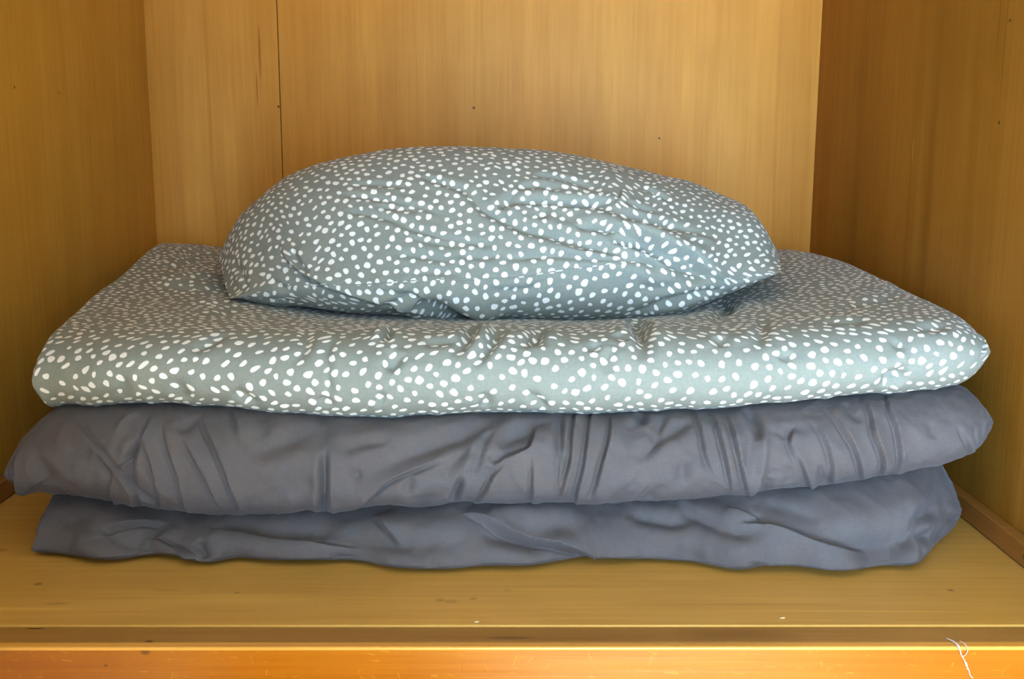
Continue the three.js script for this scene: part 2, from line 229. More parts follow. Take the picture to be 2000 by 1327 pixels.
// ------------------------------------------------------------------ creases in the cloth: kind, mm, mm, then U and V in metres along and across each piece of cloth
const CREASES = {
  lower: [
    ['s',3,16,[0.1123,0.7056,0.1171,0.7112,0.129,0.7139,0.1481,0.7148,0.1577,0.7167]],
    ['v',2.5,9,[0.1147,0.7075,0.129,0.6964,0.1434,0.6854]],
    ['r',3,14,[0.0812,0.6927,0.1051,0.6872,0.1195,0.6795]],
    ['v',3,8,[0.1457,0.6946,0.1505,0.6872,0.1505,0.6779]],
    ['v',6,9,[0.1983,0.7029,0.2079,0.6909,0.2126,0.6795]],
    ['s',-3,16,[0.1529,0.6973,0.1696,0.69,0.1935,0.6844,0.2079,0.6779]],
    ['v',3,8,[0.1577,0.7176,0.1553,0.7075,0.1505,0.6946]],
    ['s',-4,18,[0.2055,0.7204,0.2318,0.7084,0.2652,0.7029,0.3058,0.6964,0.3464,0.6909]],
    ['v',4,14,[0.2198,0.7213,0.2556,0.7121,0.2891,0.7093,0.3297,0.7084]],
    ['v',2,10,[0.2222,0.6854,0.2485,0.6779,0.2819,0.6764]],
    ['v',3,8,[0.3202,0.6835,0.344,0.6764]],
    ['v',2.4,8,[0.1123,0.7121,0.1171,0.7038]],
    ['v',2,12,[0.0645,0.7056,0.0765,0.713,0.0956,0.7213]],
    ['s',4,20,[0.3608,0.7277,0.3751,0.7112,0.3871,0.7029]],
    ['v',4,12,[0.3225,0.7047,0.3488,0.6992,0.3871,0.7019,0.4157,0.7029,0.4468,0.6973]],
    ['s',9,32,[0.442,0.7342,0.4683,0.7176,0.4922,0.7065,0.5256,0.6927,0.5591,0.6825,0.6045,0.6764]],
    ['v',5,13,[0.4659,0.7259,0.485,0.7176,0.5017,0.7121,0.5256,0.7075,0.5495,0.6992]],
    ['v',5,12,[0.4563,0.7121,0.485,0.7038,0.5089,0.6983,0.5232,0.6955]],
    ['v',2,12,[0.399,0.7001,0.4109,0.6872,0.4229,0.681]],
    ['v',3,9,[0.5925,0.7241,0.614,0.7167,0.6499,0.7121]],
    ['v',2,12,[0.3225,0.6844,0.3512,0.6835,0.3751,0.6825]],
    ['v',4,11,[0.6379,0.7268,0.6618,0.7195,0.6881,0.7112,0.7168,0.7047]],
    ['s',-2.4,14,[0.6833,0.7379,0.6977,0.7277,0.7144,0.7148]],
    ['v',1.6,9,[0.7192,0.7351,0.743,0.7241,0.7646,0.7148]],
    ['s',-7.5,26,[0.6905,0.7195,0.7144,0.7102,0.7383,0.7038,0.7598,0.6983,0.7813,0.6955,0.8076,0.69]],
    ['v',6,14,[0.7598,0.6992,0.7908,0.6955,0.8243,0.6927,0.8434,0.6992,0.8721,0.6973]],
    ['v',4,8,[0.8458,0.7056,0.8649,0.7065,0.9007,0.6992]],
    ['v',3,5,[0.9151,0.6918,0.9294,0.6854,0.9557,0.6795]],
    ['v',3,6,[0.8768,0.6764,0.8936,0.6764,0.9175,0.681]],
    ['v',2.5,5,[0.8577,0.681,0.8601,0.689,0.8816,0.689]],
    ['v',3,6,[0.8482,0.6973,0.8697,0.6918,0.9055,0.6795]],
    ['v',2.5,7,[0.8338,0.6946,0.8506,0.6955]],
    ['s',3,14,[0.8267,0.6835,0.8386,0.681,0.8506,0.6764]],
    ['s',3,14,[0.6953,0.6881,0.7144,0.6825,0.7407,0.6779]],
    ['v',2,10,[0.626,0.6909,0.6403,0.6854,0.6594,0.6795]]
  ],
  upper: [
    ['s',-2.2,16,[0.0997,0.7796,0.1136,0.7647,0.1344,0.7439,0.146,0.7305,0.1576,0.7215,0.1646,0.7126,0.1785,0.6962,0.1831,0.6783]],
    ['v',3,6,[0.1298,0.7394,0.1391,0.7305,0.1483,0.7215]],
    ['s',2.2,12,[0.1761,0.7841,0.1761,0.7662,0.1715,0.7498,0.1622,0.7349,0.1506,0.726]],
    ['v',4.5,5,[0.1715,0.7528,0.1646,0.7349,0.1646,0.7156]],
    ['s',2,10,[0.1738,0.7543,0.1831,0.7349,0.1877,0.7111,0.1831,0.6769]],
    ['s',2,12,[0.1877,0.7737,0.197,0.7483,0.2063,0.729,0.2086,0.7111,0.2086,0.6769]],
    ['s',2.2,12,[0.2086,0.7573,0.2225,0.7394,0.2341,0.7215,0.2434,0.6888]],
    ['s',2.6,14,[0.2202,0.7871,0.2271,0.7677,0.241,0.7469,0.2503,0.729,0.2573,0.7066,0.2573,0.6813]],
    ['s',1.6,10,[0.2434,0.8049,0.2549,0.7722,0.2619,0.7573]],
    ['s',1.6,10,[0.1483,0.7215,0.1437,0.7066,0.1414,0.6798,0.146,0.6798]],
    ['s',-2,10,[0.1576,0.7215,0.1646,0.7081,0.1576,0.6769,0.1646,0.6769]],
    ['v',1.8,9,[0.3245,0.8079,0.3314,0.7722,0.3337,0.7513]],
    ['v',5,4.5,[0.3337,0.7573,0.3337,0.7424,0.3337,0.7215,0.3291,0.6769]],
    ['v',3,14,[0.2642,0.7454,0.2851,0.7543,0.3059,0.7647,0.3268,0.7766]],
    ['v',2,7,[0.204,0.7603,0.2109,0.7707,0.2179,0.7811]],
    ['r',2,6,[0.1483,0.7573,0.153,0.7707,0.1622,0.7856]],
    ['v',2,9,[0.2665,0.72,0.2943,0.7305,0.3175,0.7379]],
    ['v',1.6,9,[0.2688,0.7081,0.3013,0.72,0.3291,0.7245]],
    ['v',1.8,8,[0.2712,0.7975,0.2781,0.7737,0.2758,0.7588]],
    ['s',5,26,[0.0533,0.7632,0.0487,0.7469,0.0487,0.7305,0.0464,0.7037,0.0649,0.6947]],
    ['v',2,6,[0.0927,0.7066,0.0904,0.6858]],
    ['v',1.6,10,[0.0695,0.7424,0.0811,0.732,0.0904,0.7186]],
    ['v',1.6,9,[0.1228,0.7394,0.1298,0.726,0.1367,0.7171]],
    ['r',2,10,[0.0255,0.7305,0.0371,0.7335,0.0464,0.7364]],
    ['v',2.5,8,[0.0324,0.72,0.0348,0.7037,0.0464,0.7007]],
    ['v',2,9,[0.102,0.7469,0.1159,0.7439,0.1298,0.7424]],
    ['v',5,17,[0.3407,0.7215,0.3731,0.732,0.4033,0.7469,0.4288,0.7573,0.4496,0.7677,0.4728,0.7811,0.496,0.7915]],
    ['s',2.4,20,[0.343,0.6739,0.3708,0.7081,0.3917,0.726,0.4195,0.7379,0.4404,0.7454]],
    ['v',2.6,6,[0.4589,0.723,0.4658,0.7364,0.4705,0.7558,0.4798,0.7737]],
    ['s',-5,18,[0.4798,0.7335,0.489,0.7409,0.5029,0.7454,0.5122,0.7498,0.5168,0.7662,0.5215,0.7826]],
    ['s',-2.2,13,[0.4612,0.6783,0.4728,0.7066,0.4798,0.7245,0.4913,0.7364]],
    ['v',4,4,[0.4519,0.7275,0.4496,0.7126,0.4427,0.6858]],
    ['v',2.4,6,[0.4102,0.729,0.4033,0.7141]],
    ['v',3,10,[0.4334,0.7275,0.4473,0.7409,0.4612,0.7543]],
    ['v',4,12,[0.4844,0.7513,0.496,0.7632,0.5122,0.7722,0.5261,0.7841]],
    ['v',2.2,6,[0.4728,0.7349,0.4751,0.729,0.4728,0.723]],
    ['v',2,6,[0.4774,0.7483,0.4821,0.7379]],
    ['s',2,12,[0.5145,0.7439,0.5145,0.7275,0.5145,0.7141,0.5145,0.6769]],
    ['v',3.6,4.5,[0.54,0.802,0.5377,0.7632,0.5377,0.7379]],
    ['s',1.4,10,[0.5377,0.7424,0.5377,0.726,0.5377,0.7037]],
    ['s',3.2,9,[0.5562,0.8049,0.5493,0.7617,0.547,0.7379,0.5423,0.72,0.5377,0.6932]],
    ['s',3.2,10,[0.5701,0.8049,0.5632,0.7617,0.5586,0.7335,0.5539,0.7096,0.5539,0.6769]],
    ['s',3.2,10,[0.5864,0.796,0.5817,0.7588,0.5748,0.7364,0.5701,0.7171,0.5655,0.6977]],
    ['v',3,6,[0.6119,0.8034,0.6119,0.7737]],
    ['v',3.4,7,[0.6327,0.793,0.6234,0.7662,0.6211,0.7558,0.6142,0.7469,0.6049,0.7364]],
    ['v',2,8,[0.6513,0.7826,0.635,0.7647,0.6211,0.7543]],
    ['r',2,12,[0.6049,0.7424,0.5956,0.729,0.584,0.7126,0.5678,0.6798]],
    ['v',1.6,7,[0.642,0.7394,0.6443,0.7305,0.6443,0.7126]],
    ['v',1.6,8,[0.6142,0.6813,0.6258,0.7156]],
    ['v',2,8,[0.3476,0.7513,0.3685,0.7588,0.394,0.7603]],
    ['v',2,8,[0.3569,0.729,0.3662,0.732]],
    ['v',1.6,9,[0.4149,0.6783,0.4218,0.7022,0.4288,0.7126]],
    ['s',2.2,12,[0.6605,0.8034,0.6628,0.7662,0.6652,0.7394,0.6744,0.7171]],
    ['s',3,10,[0.6744,0.7945,0.6791,0.7543,0.6837,0.729,0.6907,0.6962]],
    ['s',3,10,[0.6883,0.7915,0.6907,0.7528,0.6953,0.729,0.7092,0.6813]],
    ['v',4,6,[0.7069,0.799,0.7115,0.7722,0.7115,0.7498]],
    ['r',2.4,6,[0.7162,0.7752,0.7162,0.7483,0.7138,0.729,0.7115,0.7171,0.7115,0.6813]],
    ['s',1.8,10,[0.7463,0.7617,0.7393,0.7469,0.7416,0.7349,0.7463,0.7245]],
    ['s',2.4,9,[0.744,0.7379,0.7509,0.72,0.7671,0.6798]],
    ['s',2,12,[0.7625,0.7692,0.7695,0.7469,0.7764,0.7245,0.7834,0.6798]],
    ['s',3,11,[0.7787,0.7826,0.788,0.7528,0.7973,0.732,0.8065,0.7037,0.8135,0.6813]],
    ['s',3.2,11,[0.8135,0.796,0.8158,0.7662,0.8158,0.7424,0.8228,0.7215,0.8297,0.6813]],
    ['s',2.4,12,[0.839,0.796,0.8344,0.7662,0.8367,0.7469,0.839,0.726,0.8413,0.7007,0.8367,0.6813]],
    ['v',2.4,6,[0.7648,0.7215,0.7718,0.7007,0.781,0.6798]],
    ['v',1.4,6,[0.8691,0.7513,0.8714,0.732]],
    ['s',1.6,10,[0.8969,0.7439,0.9039,0.726,0.9132,0.7066,0.9132,0.6917]],
    ['s',-1,12,[0.9085,0.7379,0.9132,0.7215,0.9201,0.6947]],
    ['v',2.4,7,[0.7208,0.7186,0.7185,0.6917,0.7231,0.6813]],
    ['v',2,7,[0.7301,0.7513,0.744,0.7632]],
    ['v',2,6,[0.7973,0.7886,0.7996,0.7692,0.8042,0.7558]],
    ['v',1.6,6,[0.7046,0.7603,0.7022,0.7394,0.6976,0.7275]],
    ['v',1.4,8,[0.6304,0.7588,0.642,0.7707,0.6536,0.7856]],
    ['v',1.2,7,[0.642,0.7364,0.642,0.7171]],
    ['v',1.4,7,[0.7254,0.723,0.7208,0.7141]],
    ['v',1.2,8,[0.737,0.726,0.7416,0.7007]]
  ],
  quilt: [
    ['v',4.5,6,[0.369,0.8223,0.3622,0.7799,0.3576,0.7651]],
    ['r',3,7,[0.3599,0.8498,0.3553,0.7863,0.3553,0.7609]],
    ['v',3,8,[0.3804,0.7524,0.3736,0.7418,0.369,0.7333]],
    ['v',5.5,8,[0.451,0.8583,0.4374,0.7757,0.4282,0.7524,0.426,0.7482]],
    ['v',5.5,8,[0.4715,0.8159,0.4601,0.7715,0.4533,0.7545,0.4465,0.7439,0.4396,0.7418]],
    ['v',4.5,9,[0.5102,0.8244,0.4966,0.7736,0.4875,0.7566]],
    ['r',3,10,[0.4624,0.8732,0.4465,0.7926,0.4396,0.7757]],
    ['v',2.5,9,[0.3964,0.7672,0.41,0.7693,0.4305,0.7715]],
    ['v',9,11,[0.6173,0.9388,0.5991,0.799,0.5991,0.7609,0.5945,0.7418]],
    ['v',2.6,8,[0.5672,0.7587,0.5649,0.7418,0.5672,0.7291]],
    ['v',3,9,[0.5763,0.7842,0.5831,0.7672]],
    ['v',2.5,8,[0.5558,0.7672,0.5512,0.7524]],
    ['v',3,8,[0.508,0.7587,0.5034,0.7736,0.5011,0.799]],
    ['v',3,7,[0.5102,0.6888,0.5011,0.7058,0.4897,0.7143]],
    ['v',3,8,[0.3667,0.7587,0.369,0.7418,0.369,0.7312]],
    ['v',2.6,8,[0.3553,0.7121,0.3645,0.7079]],
    ['v',3,7,[0.4533,0.6909,0.4556,0.7058,0.451,0.7143]],
    ['v',3,9,[0.7266,0.8477,0.7084,0.7715,0.7016,0.7503]],
    ['v',6,12,[0.7221,1.0492,0.7198,0.9748,0.6811,0.8668]],
    ['v',3,12,[0.7722,0.7948,0.795,0.799,0.8109,0.7863]],
    ['v',3,14,[0.877,0.8986,0.8474,0.8965,0.8132,0.8626]],
    ['v',4,9,[0.8223,0.6994,0.8269,0.7121,0.8405,0.7121]],
    ['v',2.6,9,[0.7312,0.7482,0.7244,0.7376]],
    ['v',3,9,[0.6697,0.7757,0.672,0.7566]],
    ['s',2.5,20,[0.9362,0.7693,0.9385,0.7418,0.9248,0.7185]],
    ['v',2.5,9,[0.9203,0.924,0.9225,0.8901,0.9225,0.8541]],
    ['v',3,9,[0.918,1.0563,0.9089,0.9998]],
    ['v',2.6,7,[0.3121,0.7778,0.3098,0.7482,0.3121,0.727,0.3143,0.7079]],
    ['v',2.2,8,[0.2847,0.8096,0.2893,0.7566,0.2756,0.7333]],
    ['v',2.4,9,[0.2118,0.7842,0.2005,0.763,0.1845,0.7503]],
    ['v',3,9,[0.18,0.6931,0.1777,0.71,0.1708,0.7227]],
    ['v',3,8,[0.246,0.6973,0.2346,0.7079,0.2255,0.7143]],
    ['v',2.2,8,[0.1207,0.7248,0.1253,0.7143,0.1162,0.6994]],
    ['v',2.5,7,[0.3143,0.6994,0.3052,0.7121]],
    ['v',4,12,[0.082,1.1163,0.1093,1.1057,0.1298,1.1269,0.1526,1.1516]],
    ['v',4,11,[0.0911,1.0598,0.1276,1.0492,0.1549,1.0563,0.1731,1.0775]],
    ['v',4,12,[0.1458,0.977,0.1731,0.9621,0.1959,0.9892]],
    ['v',3,12,[0.0706,1.1693,0.0911,1.1857,0.1048,1.2341]],
    ['r',3,14,[0.0797,1.0845,0.1207,1.0775,0.1572,1.0987]],
    ['v',3,12,[0.1617,0.9049,0.1913,0.8965,0.2096,0.9452]],
    ['v',3,12,[0.0866,1.2341,0.0957,1.2826,0.1253,1.2704]],
    ['v',2.4,12,[0.8269,0.8837,0.8519,0.8837,0.8929,0.9282]],
    ['v',2.4,10,[0.8542,0.7715,0.8724,0.7672,0.8906,0.7757]],
    ['v',4,10,[0.8178,0.7058,0.8269,0.7121,0.8428,0.7143]],
    ['v',2,10,[0.8269,0.7439,0.836,0.7482]]
  ],
  pillow: [
    ['s',6,26,[0.1015,0.5344,0.1065,0.5051,0.1264,0.4758,0.1414,0.4654,0.1663,0.457,0.1963,0.4466,0.2229,0.4382,0.2578,0.4194,0.2944,0.3902]],
    ['v',4,6,[0.1164,0.5114,0.1264,0.4863,0.1397,0.4696]],
    ['v',14,18,[0.2628,0.4382,0.2828,0.4236,0.3111,0.3985,0.3377,0.3755]],
    ['s',6,26,[0.2562,0.4487,0.2728,0.4382,0.2928,0.4236,0.3177,0.4027,0.346,0.3776]],
    ['v',3,7,[0.2179,0.4341,0.2362,0.4382,0.2562,0.4466]],
    ['v',1.8,4.5,[0.178,0.5824,0.2046,0.572,0.2379,0.5594,0.2712,0.5469,0.2961,0.5344]],
    ['v',1.8,4.5,[0.1846,0.5532,0.2113,0.5448,0.2362,0.5344,0.2645,0.5218]],
    ['v',1.8,5,[0.2329,0.5302,0.2695,0.5155,0.3011,0.5051,0.351,0.4967]],
    ['v',1.6,5,[0.2545,0.5093,0.2845,0.5009,0.3227,0.4947]],
    ['v',1.6,5,[0.1963,0.595,0.2312,0.5866,0.2612,0.5761]],
    ['v',2,5,[0.2212,0.5532,0.2512,0.5469,0.2712,0.5406]],
    ['v',2,6,[0.2745,0.595,0.2994,0.5824,0.3227,0.5699]],
    ['v',1.6,5,[0.2662,0.4403,0.2395,0.4487,0.2046,0.4529]],
    ['v',1.4,5,[0.2529,0.4675,0.2828,0.4675,0.3161,0.4633]],
    ['v',2,7,[0.0765,0.4842,0.0932,0.4612,0.1115,0.4487]],
    ['v',1.6,6,[0.0499,0.4111,0.0782,0.432,0.1115,0.4236]],
    ['v',1.5,6,[0.0183,0.595,0.0366,0.5344,0.0416,0.4842]],
    ['v',1.5,5,[0.2346,0.4926,0.2678,0.4863,0.3011,0.4779]],
    ['v',1.4,5,[0.3011,0.4884,0.3344,0.4842,0.361,0.4884]],
    ['v',4,8,[0.3028,0.5866,0.3227,0.5699,0.336,0.5469,0.3577,0.5323,0.3809,0.5176,0.4059,0.5072,0.4325,0.4967,0.4558,0.4863,0.4808,0.4738,0.5057,0.4654,0.529,0.4591,0.5573,0.4612,0.5839,0.4591]],
    ['v',4,7,[0.3543,0.5469,0.3726,0.5552,0.3976,0.5552,0.4175,0.5532,0.4425,0.5511,0.4857,0.5552]],
    ['v',3,11,[0.4142,0.549,0.4508,0.549,0.4758,0.5406,0.4907,0.5302,0.509,0.5218,0.544,0.526,0.5722,0.5218,0.6055,0.5218]],
    ['s',5,40,[0.4325,0.5176,0.4741,0.5114,0.5074,0.4988,0.534,0.4905,0.5656,0.4863,0.5806,0.4738,0.6005,0.4633,0.6188,0.4508]],
    ['v',9,13,[0.4791,0.5009,0.5074,0.4863,0.5423,0.4758,0.5706,0.4696,0.5922,0.4612]],
    ['v',2.4,8,[0.4358,0.5114,0.4558,0.5135,0.4808,0.5051]],
    ['v',3.5,8,[0.4708,0.4947,0.4891,0.4884,0.5107,0.4842,0.539,0.4779]],
    ['v',2,5,[0.3443,0.48,0.371,0.4821,0.4042,0.48,0.4375,0.4738,0.4724,0.4654,0.5057,0.4591]],
    ['v',2.4,6,[0.4824,0.4633,0.5057,0.4612,0.5273,0.4591]],
    ['v',1.6,5,[0.3377,0.4487,0.3593,0.4466,0.3809,0.4466,0.4042,0.4529]],
    ['v',1.6,5,[0.4059,0.503,0.4325,0.4884,0.4558,0.48]],
    ['s',1.2,12,[0.4907,0.5887,0.4874,0.5636,0.4824,0.5532]],
    ['v',1.2,7,[0.3959,0.526,0.4026,0.5344,0.4059,0.5469]],
    ['v',2.5,8,[0.3527,0.5427,0.3593,0.5511,0.376,0.572]],
    ['v',2,8,[0.4941,0.4027,0.544,0.4278,0.5939,0.4382]],
    ['v',2,8,[0.5173,0.4194,0.5623,0.432,0.6138,0.4382]],
    ['v',1.8,7,[0.499,0.4361,0.534,0.4424,0.5806,0.457]],
    ['v',1.8,6,[0.376,0.5782,0.4026,0.5803,0.4225,0.5699]],
    ['v',1.8,6,[0.3942,0.6012,0.4275,0.595,0.4608,0.5782]],
    ['v',2.2,7,[0.4924,0.5573,0.5124,0.5469,0.5273,0.5511]],
    ['v',2,7,[0.514,0.597,0.5273,0.597,0.549,0.5824]],
    ['r',2.5,10,[0.5406,0.5239,0.5639,0.5197,0.6022,0.5197]],
    ['v',1.5,6,[0.5423,0.4549,0.5706,0.457,0.5939,0.4591]]
  ],
};

// ------------------------------------------------------------------ wood
function veneer(base, { along = 'y', seed = 0, contrast = 1, bands = 1, marks = [], streaks = [] }) {          // fine straight-grained plywood face; grain runs along one axis
  return (x, y) => {
    let a = along === 'y' ? x : y, l = along === 'y' ? y : x;
    const wob = 0.004 * noise(l * 2.1 + seed, a * 3 + 9), q = a + wob;
    const coarse = noise(q * 9 + seed * 3, l * 1.4), mid = noise(q * 45 + seed, l * 3.2 + 4), fine = noise(q * 260 + seed, l * 11 + 2), pore = noise(q * 620, l * 22 + seed);
    const cloud = fbm(a * 5 + seed, l * 5 + 3, 3), mott = fbm(a * 34 + 7, l * 26 + seed, 2);
    let v = bands * (4.5 * coarse + 4.0 * mid) + contrast * (4.6 * fine + (pore < -0.35 ? 7 * (pore + 0.35) : 0)) + 7 * cloud + 3.5 * mott;
    let red = 3 * noise(q * 14 + 40 + seed, l * 0.9) + 4 * cloud;
    let c = [base[0] + v + red * 0.5, base[1] + v * 0.95 - red * 0.35, base[2] + v * 0.8 - red * 0.6];
    for (const m of streaks) { const da = (a - m[0] - 0.003 * noise(l * 9, seed)) / m[2], dl = (l - m[1]) / m[3]; if (Math.abs(da) < 1 && Math.abs(dl) < 1) { const k = m[4] * (1 - da * da) * (1 - dl * dl); c = [c[0] + k, c[1] + k * 0.95, c[2] + k * 0.6]; } }
    for (const m of marks) { const d = Math.hypot((x - m[0]) / (m[2] * (m[4] || 1)), (y - m[1]) / m[2]); if (d < 1.6) { const k = smooth(1.6, 0.7, d) * m[3]; c = [c[0] * (1 - k), c[1] * (1 - k), c[2] * (1 - k)]; } }
    return c;
  };
}
const grainBump = (along) => texture(1024, 1024, [0.5, 0.5], (x, y) => { const a = along === 'y' ? x : y, l = along === 'y' ? y : x; return 128 + 60 * noise(a * 900, l * 14) + 40 * noise(a * 300 + 5, l * 8) + 20 * noise(a * 60, l * 30); }, { data: true });
const bumpUp = grainBump('y'), bumpAcross = grainBump('x');
const wood = (map, roughness, bumpMap, extra = {}) => new THREE.MeshPhysicalMaterial({ map, roughness, bumpMap, bumpScale: 0.00012, specularIntensity: 0.5, ...extra });

const WALLC = [192, 131, 50];
const backTex = texture(2048, 2048, [1.04, 1.04], veneer(WALLC, { seed: 3, bands: 1.1, marks: [[-0.307, 0.421, 0.0014, 0.6], [-0.015, 0.42, 0.0016, 0.5], [0.264, 0.376, 0.0012, 0.7], [-0.31, 0.295, 0.0012, 0.5]],
  streaks: [[-0.3315, 0.5, 0.0016, 0.045, -40], [-0.3375, 0.445, 0.0012, 0.03, -45], [-0.41, 0.42, 0.004, 0.2, -12], [-0.46, 0.33, 0.006, 0.3, -8], [-0.38, 0.3, 0.012, 0.12, 9], [0.47, 0.4, 0.03, 0.6, -10], [0.44, 0.38, 0.004, 0.5, -10], [0.2, 0.4, 0.03, 0.25, 8], [0.3, 0.35, 0.02, 0.3, 6], [-0.17, 0.4, 0.02, 0.4, 6], [-0.2, 0.5, 0.006, 0.3, -6]] }), { offset: [-0.52, 0] });
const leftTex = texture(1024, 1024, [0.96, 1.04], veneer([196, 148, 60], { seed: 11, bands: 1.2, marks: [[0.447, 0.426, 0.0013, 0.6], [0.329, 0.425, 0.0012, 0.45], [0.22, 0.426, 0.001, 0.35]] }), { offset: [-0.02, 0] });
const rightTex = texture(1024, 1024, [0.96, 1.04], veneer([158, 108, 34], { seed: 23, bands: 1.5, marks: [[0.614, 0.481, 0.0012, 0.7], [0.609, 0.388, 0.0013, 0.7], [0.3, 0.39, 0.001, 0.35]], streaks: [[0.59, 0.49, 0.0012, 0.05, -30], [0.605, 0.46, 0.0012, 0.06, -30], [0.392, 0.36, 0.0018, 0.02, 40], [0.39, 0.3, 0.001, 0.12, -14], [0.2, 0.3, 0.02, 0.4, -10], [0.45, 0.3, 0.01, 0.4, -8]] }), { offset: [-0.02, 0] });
const floorMarks = [[-0.012, 0.822, 0.003, 0.12, 1.5], [-0.021, 0.8195, 0.0028, 0.14, 1.2], [0.006, 0.817, 0.002, 0.14, 1.4], [0.034, 0.80, 0.003, 0.06, 1], [-0.362, 0.787, 0.0022, 0.25, 1.3], [-0.19, 0.805, 0.0016, 0.2, 1.2], [0.405, 0.80, 0.0016, 0.3, 1.4], [-0.33, 0.826, 0.002, 0.1, 4.5], [-0.25, 0.80, 0.002, 0.07, 5], [-0.43, 0.71, 0.003, 0.18, 2]];
const floorTex = texture(2048, 1792, [1.04, 0.91], veneer([198, 150, 72], { along: 'x', seed: 31, bands: 0.8, contrast: 1.1, marks: floorMarks,
  streaks: [[0.815, -0.2, 0.012, 0.09, 10], [0.835, -0.36, 0.004, 0.06, 14], [0.83, 0.2, 0.002, 0.12, -12], [0.842, 0.32, 0.0015, 0.1, 16], [0.8, 0.1, 0.004, 0.2, 6], [0.85, -0.1, 0.006, 0.2, -6]] }), { offset: [-0.52, -0.02] });
const railTopTex = texture(2048, 128, [1.04, 0.065], veneer([158, 112, 52], { along: 'x', seed: 41, bands: 1.6, contrast: 1.3, marks: [[-0.33, 0.8685, 0.001, 0.5, 6], [0.035, 0.885, 0.002, 0.18, 7], [-0.235, 0.8905, 0.0012, 0.6, 2]], streaks: [[0.88, 0.21, 0.012, 0.05, -12]] }), { offset: [-0.52, 0.85] });
// varnished front rail with rubbed and scratched lacquer
const scr = []; { const r = rng(77); for (let i = 0; i < 300; i++) { const x = r() * 1.04 - 0.52, y = -r() * 0.05, l = 0.002 + 0.013 * r() * r(), a = (r() < 0.35 ? (r() - 0.5) * 0.25 : (r() - 0.5) * 2.6 + 1.2); scr.push([x, y, x + l * Math.cos(a), y - Math.abs(l * Math.sin(a)), 0.0002 + 0.0002 * r(), 8 + 26 * r() * r()]); } }
const railPaint = veneer([160, 86, 2], { along: 'x', seed: 53, bands: 1.2, contrast: 1.2, marks: [[-0.235, -0.0055, 0.0016, 0.3, 1.8], [-0.265, -0.016, 0.001, 0.25, 1.2]] });
const railTex = texture(2048, 256, [1.04, 0.13], (x, y) => {
  const c = railPaint(x, y);
  for (const s of scr) { const x0 = Math.min(s[0], s[2]) - 0.001, x1 = Math.max(s[0], s[2]) + 0.001; if (x < x0 || x > x1 || y > s[1] + 0.001 || y < s[3] - 0.001) continue;
    const dx = s[2] - s[0], dy = s[3] - s[1], t = clamp(((x - s[0]) * dx + (y - s[1]) * dy) / (dx * dx + dy * dy), 0, 1), d = Math.hypot(x - s[0] - t * dx, y - s[1] - t * dy); if (d < s[4] * 2) { const k = s[5] * smooth(s[4] * 2, s[4] * 0.5, d); c[0] += k; c[1] += k; c[2] += k * 0.9; } }
  return c;
}, { offset: [-0.52, -0.125] });
const wornTex = texture(1024, 32, [1.04, 0.02], veneer([214, 152, 62], { along: 'x', seed: 61, bands: 2, contrast: 1.6 }), { offset: [-0.52, -0.01] });
const trimTex = texture(1024, 64, [0.96, 0.06], veneer([150, 98, 42], { along: 'x', seed: 67, bands: 1.3, contrast: 1.2, marks: [[0.755, 0.012, 0.004, 0.3, 1], [0.765, 0.006, 0.002, 0.4, 2]], streaks: [[0.0135, 0.752, 0.0022, 0.004, 40]] }), { offset: [-0.02, -0.02] });

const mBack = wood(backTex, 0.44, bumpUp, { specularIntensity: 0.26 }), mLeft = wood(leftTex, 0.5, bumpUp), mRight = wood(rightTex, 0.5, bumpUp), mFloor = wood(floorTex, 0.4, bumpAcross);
const mRailTop = wood(railTopTex, 0.55, bumpAcross), mRail = wood(railTex, 0.25, bumpAcross, { specularIntensity: 0.7 }), mWorn = wood(wornTex, 0.32, bumpAcross, { specularIntensity: 1 }), mTrim = wood(trimTex, 0.55, bumpAcross);
const plaster = new THREE.MeshStandardMaterial({ color: new THREE.Color(0.54, 0.48, 0.39), roughness: 0.95, bumpMap: texture(256, 256, [0.2, 0.2], (x, y) => 128 + 90 * fbm(x * 90, y * 90, 3), { data: true }), bumpScale: 0.0006 });
const mat = new THREE.MeshStandardMaterial({ roughness: 0.9, map: texture(512, 512, [0.2, 0.2], (x, y) => { const k = 12 * noise(x * 700, y * 40) + 8 * noise(x * 60, y * 300); return [176 + k, 156 + k, 112 + k]; }) });
const metal = new THREE.MeshStandardMaterial({ color: new THREE.Color(0.42, 0.40, 0.37), roughness: 0.4, metalness: 0.8 });
const glass = new THREE.MeshPhysicalMaterial({ color: 0xffffff, transmission: 1, thickness: 0, roughness: 0.02 });

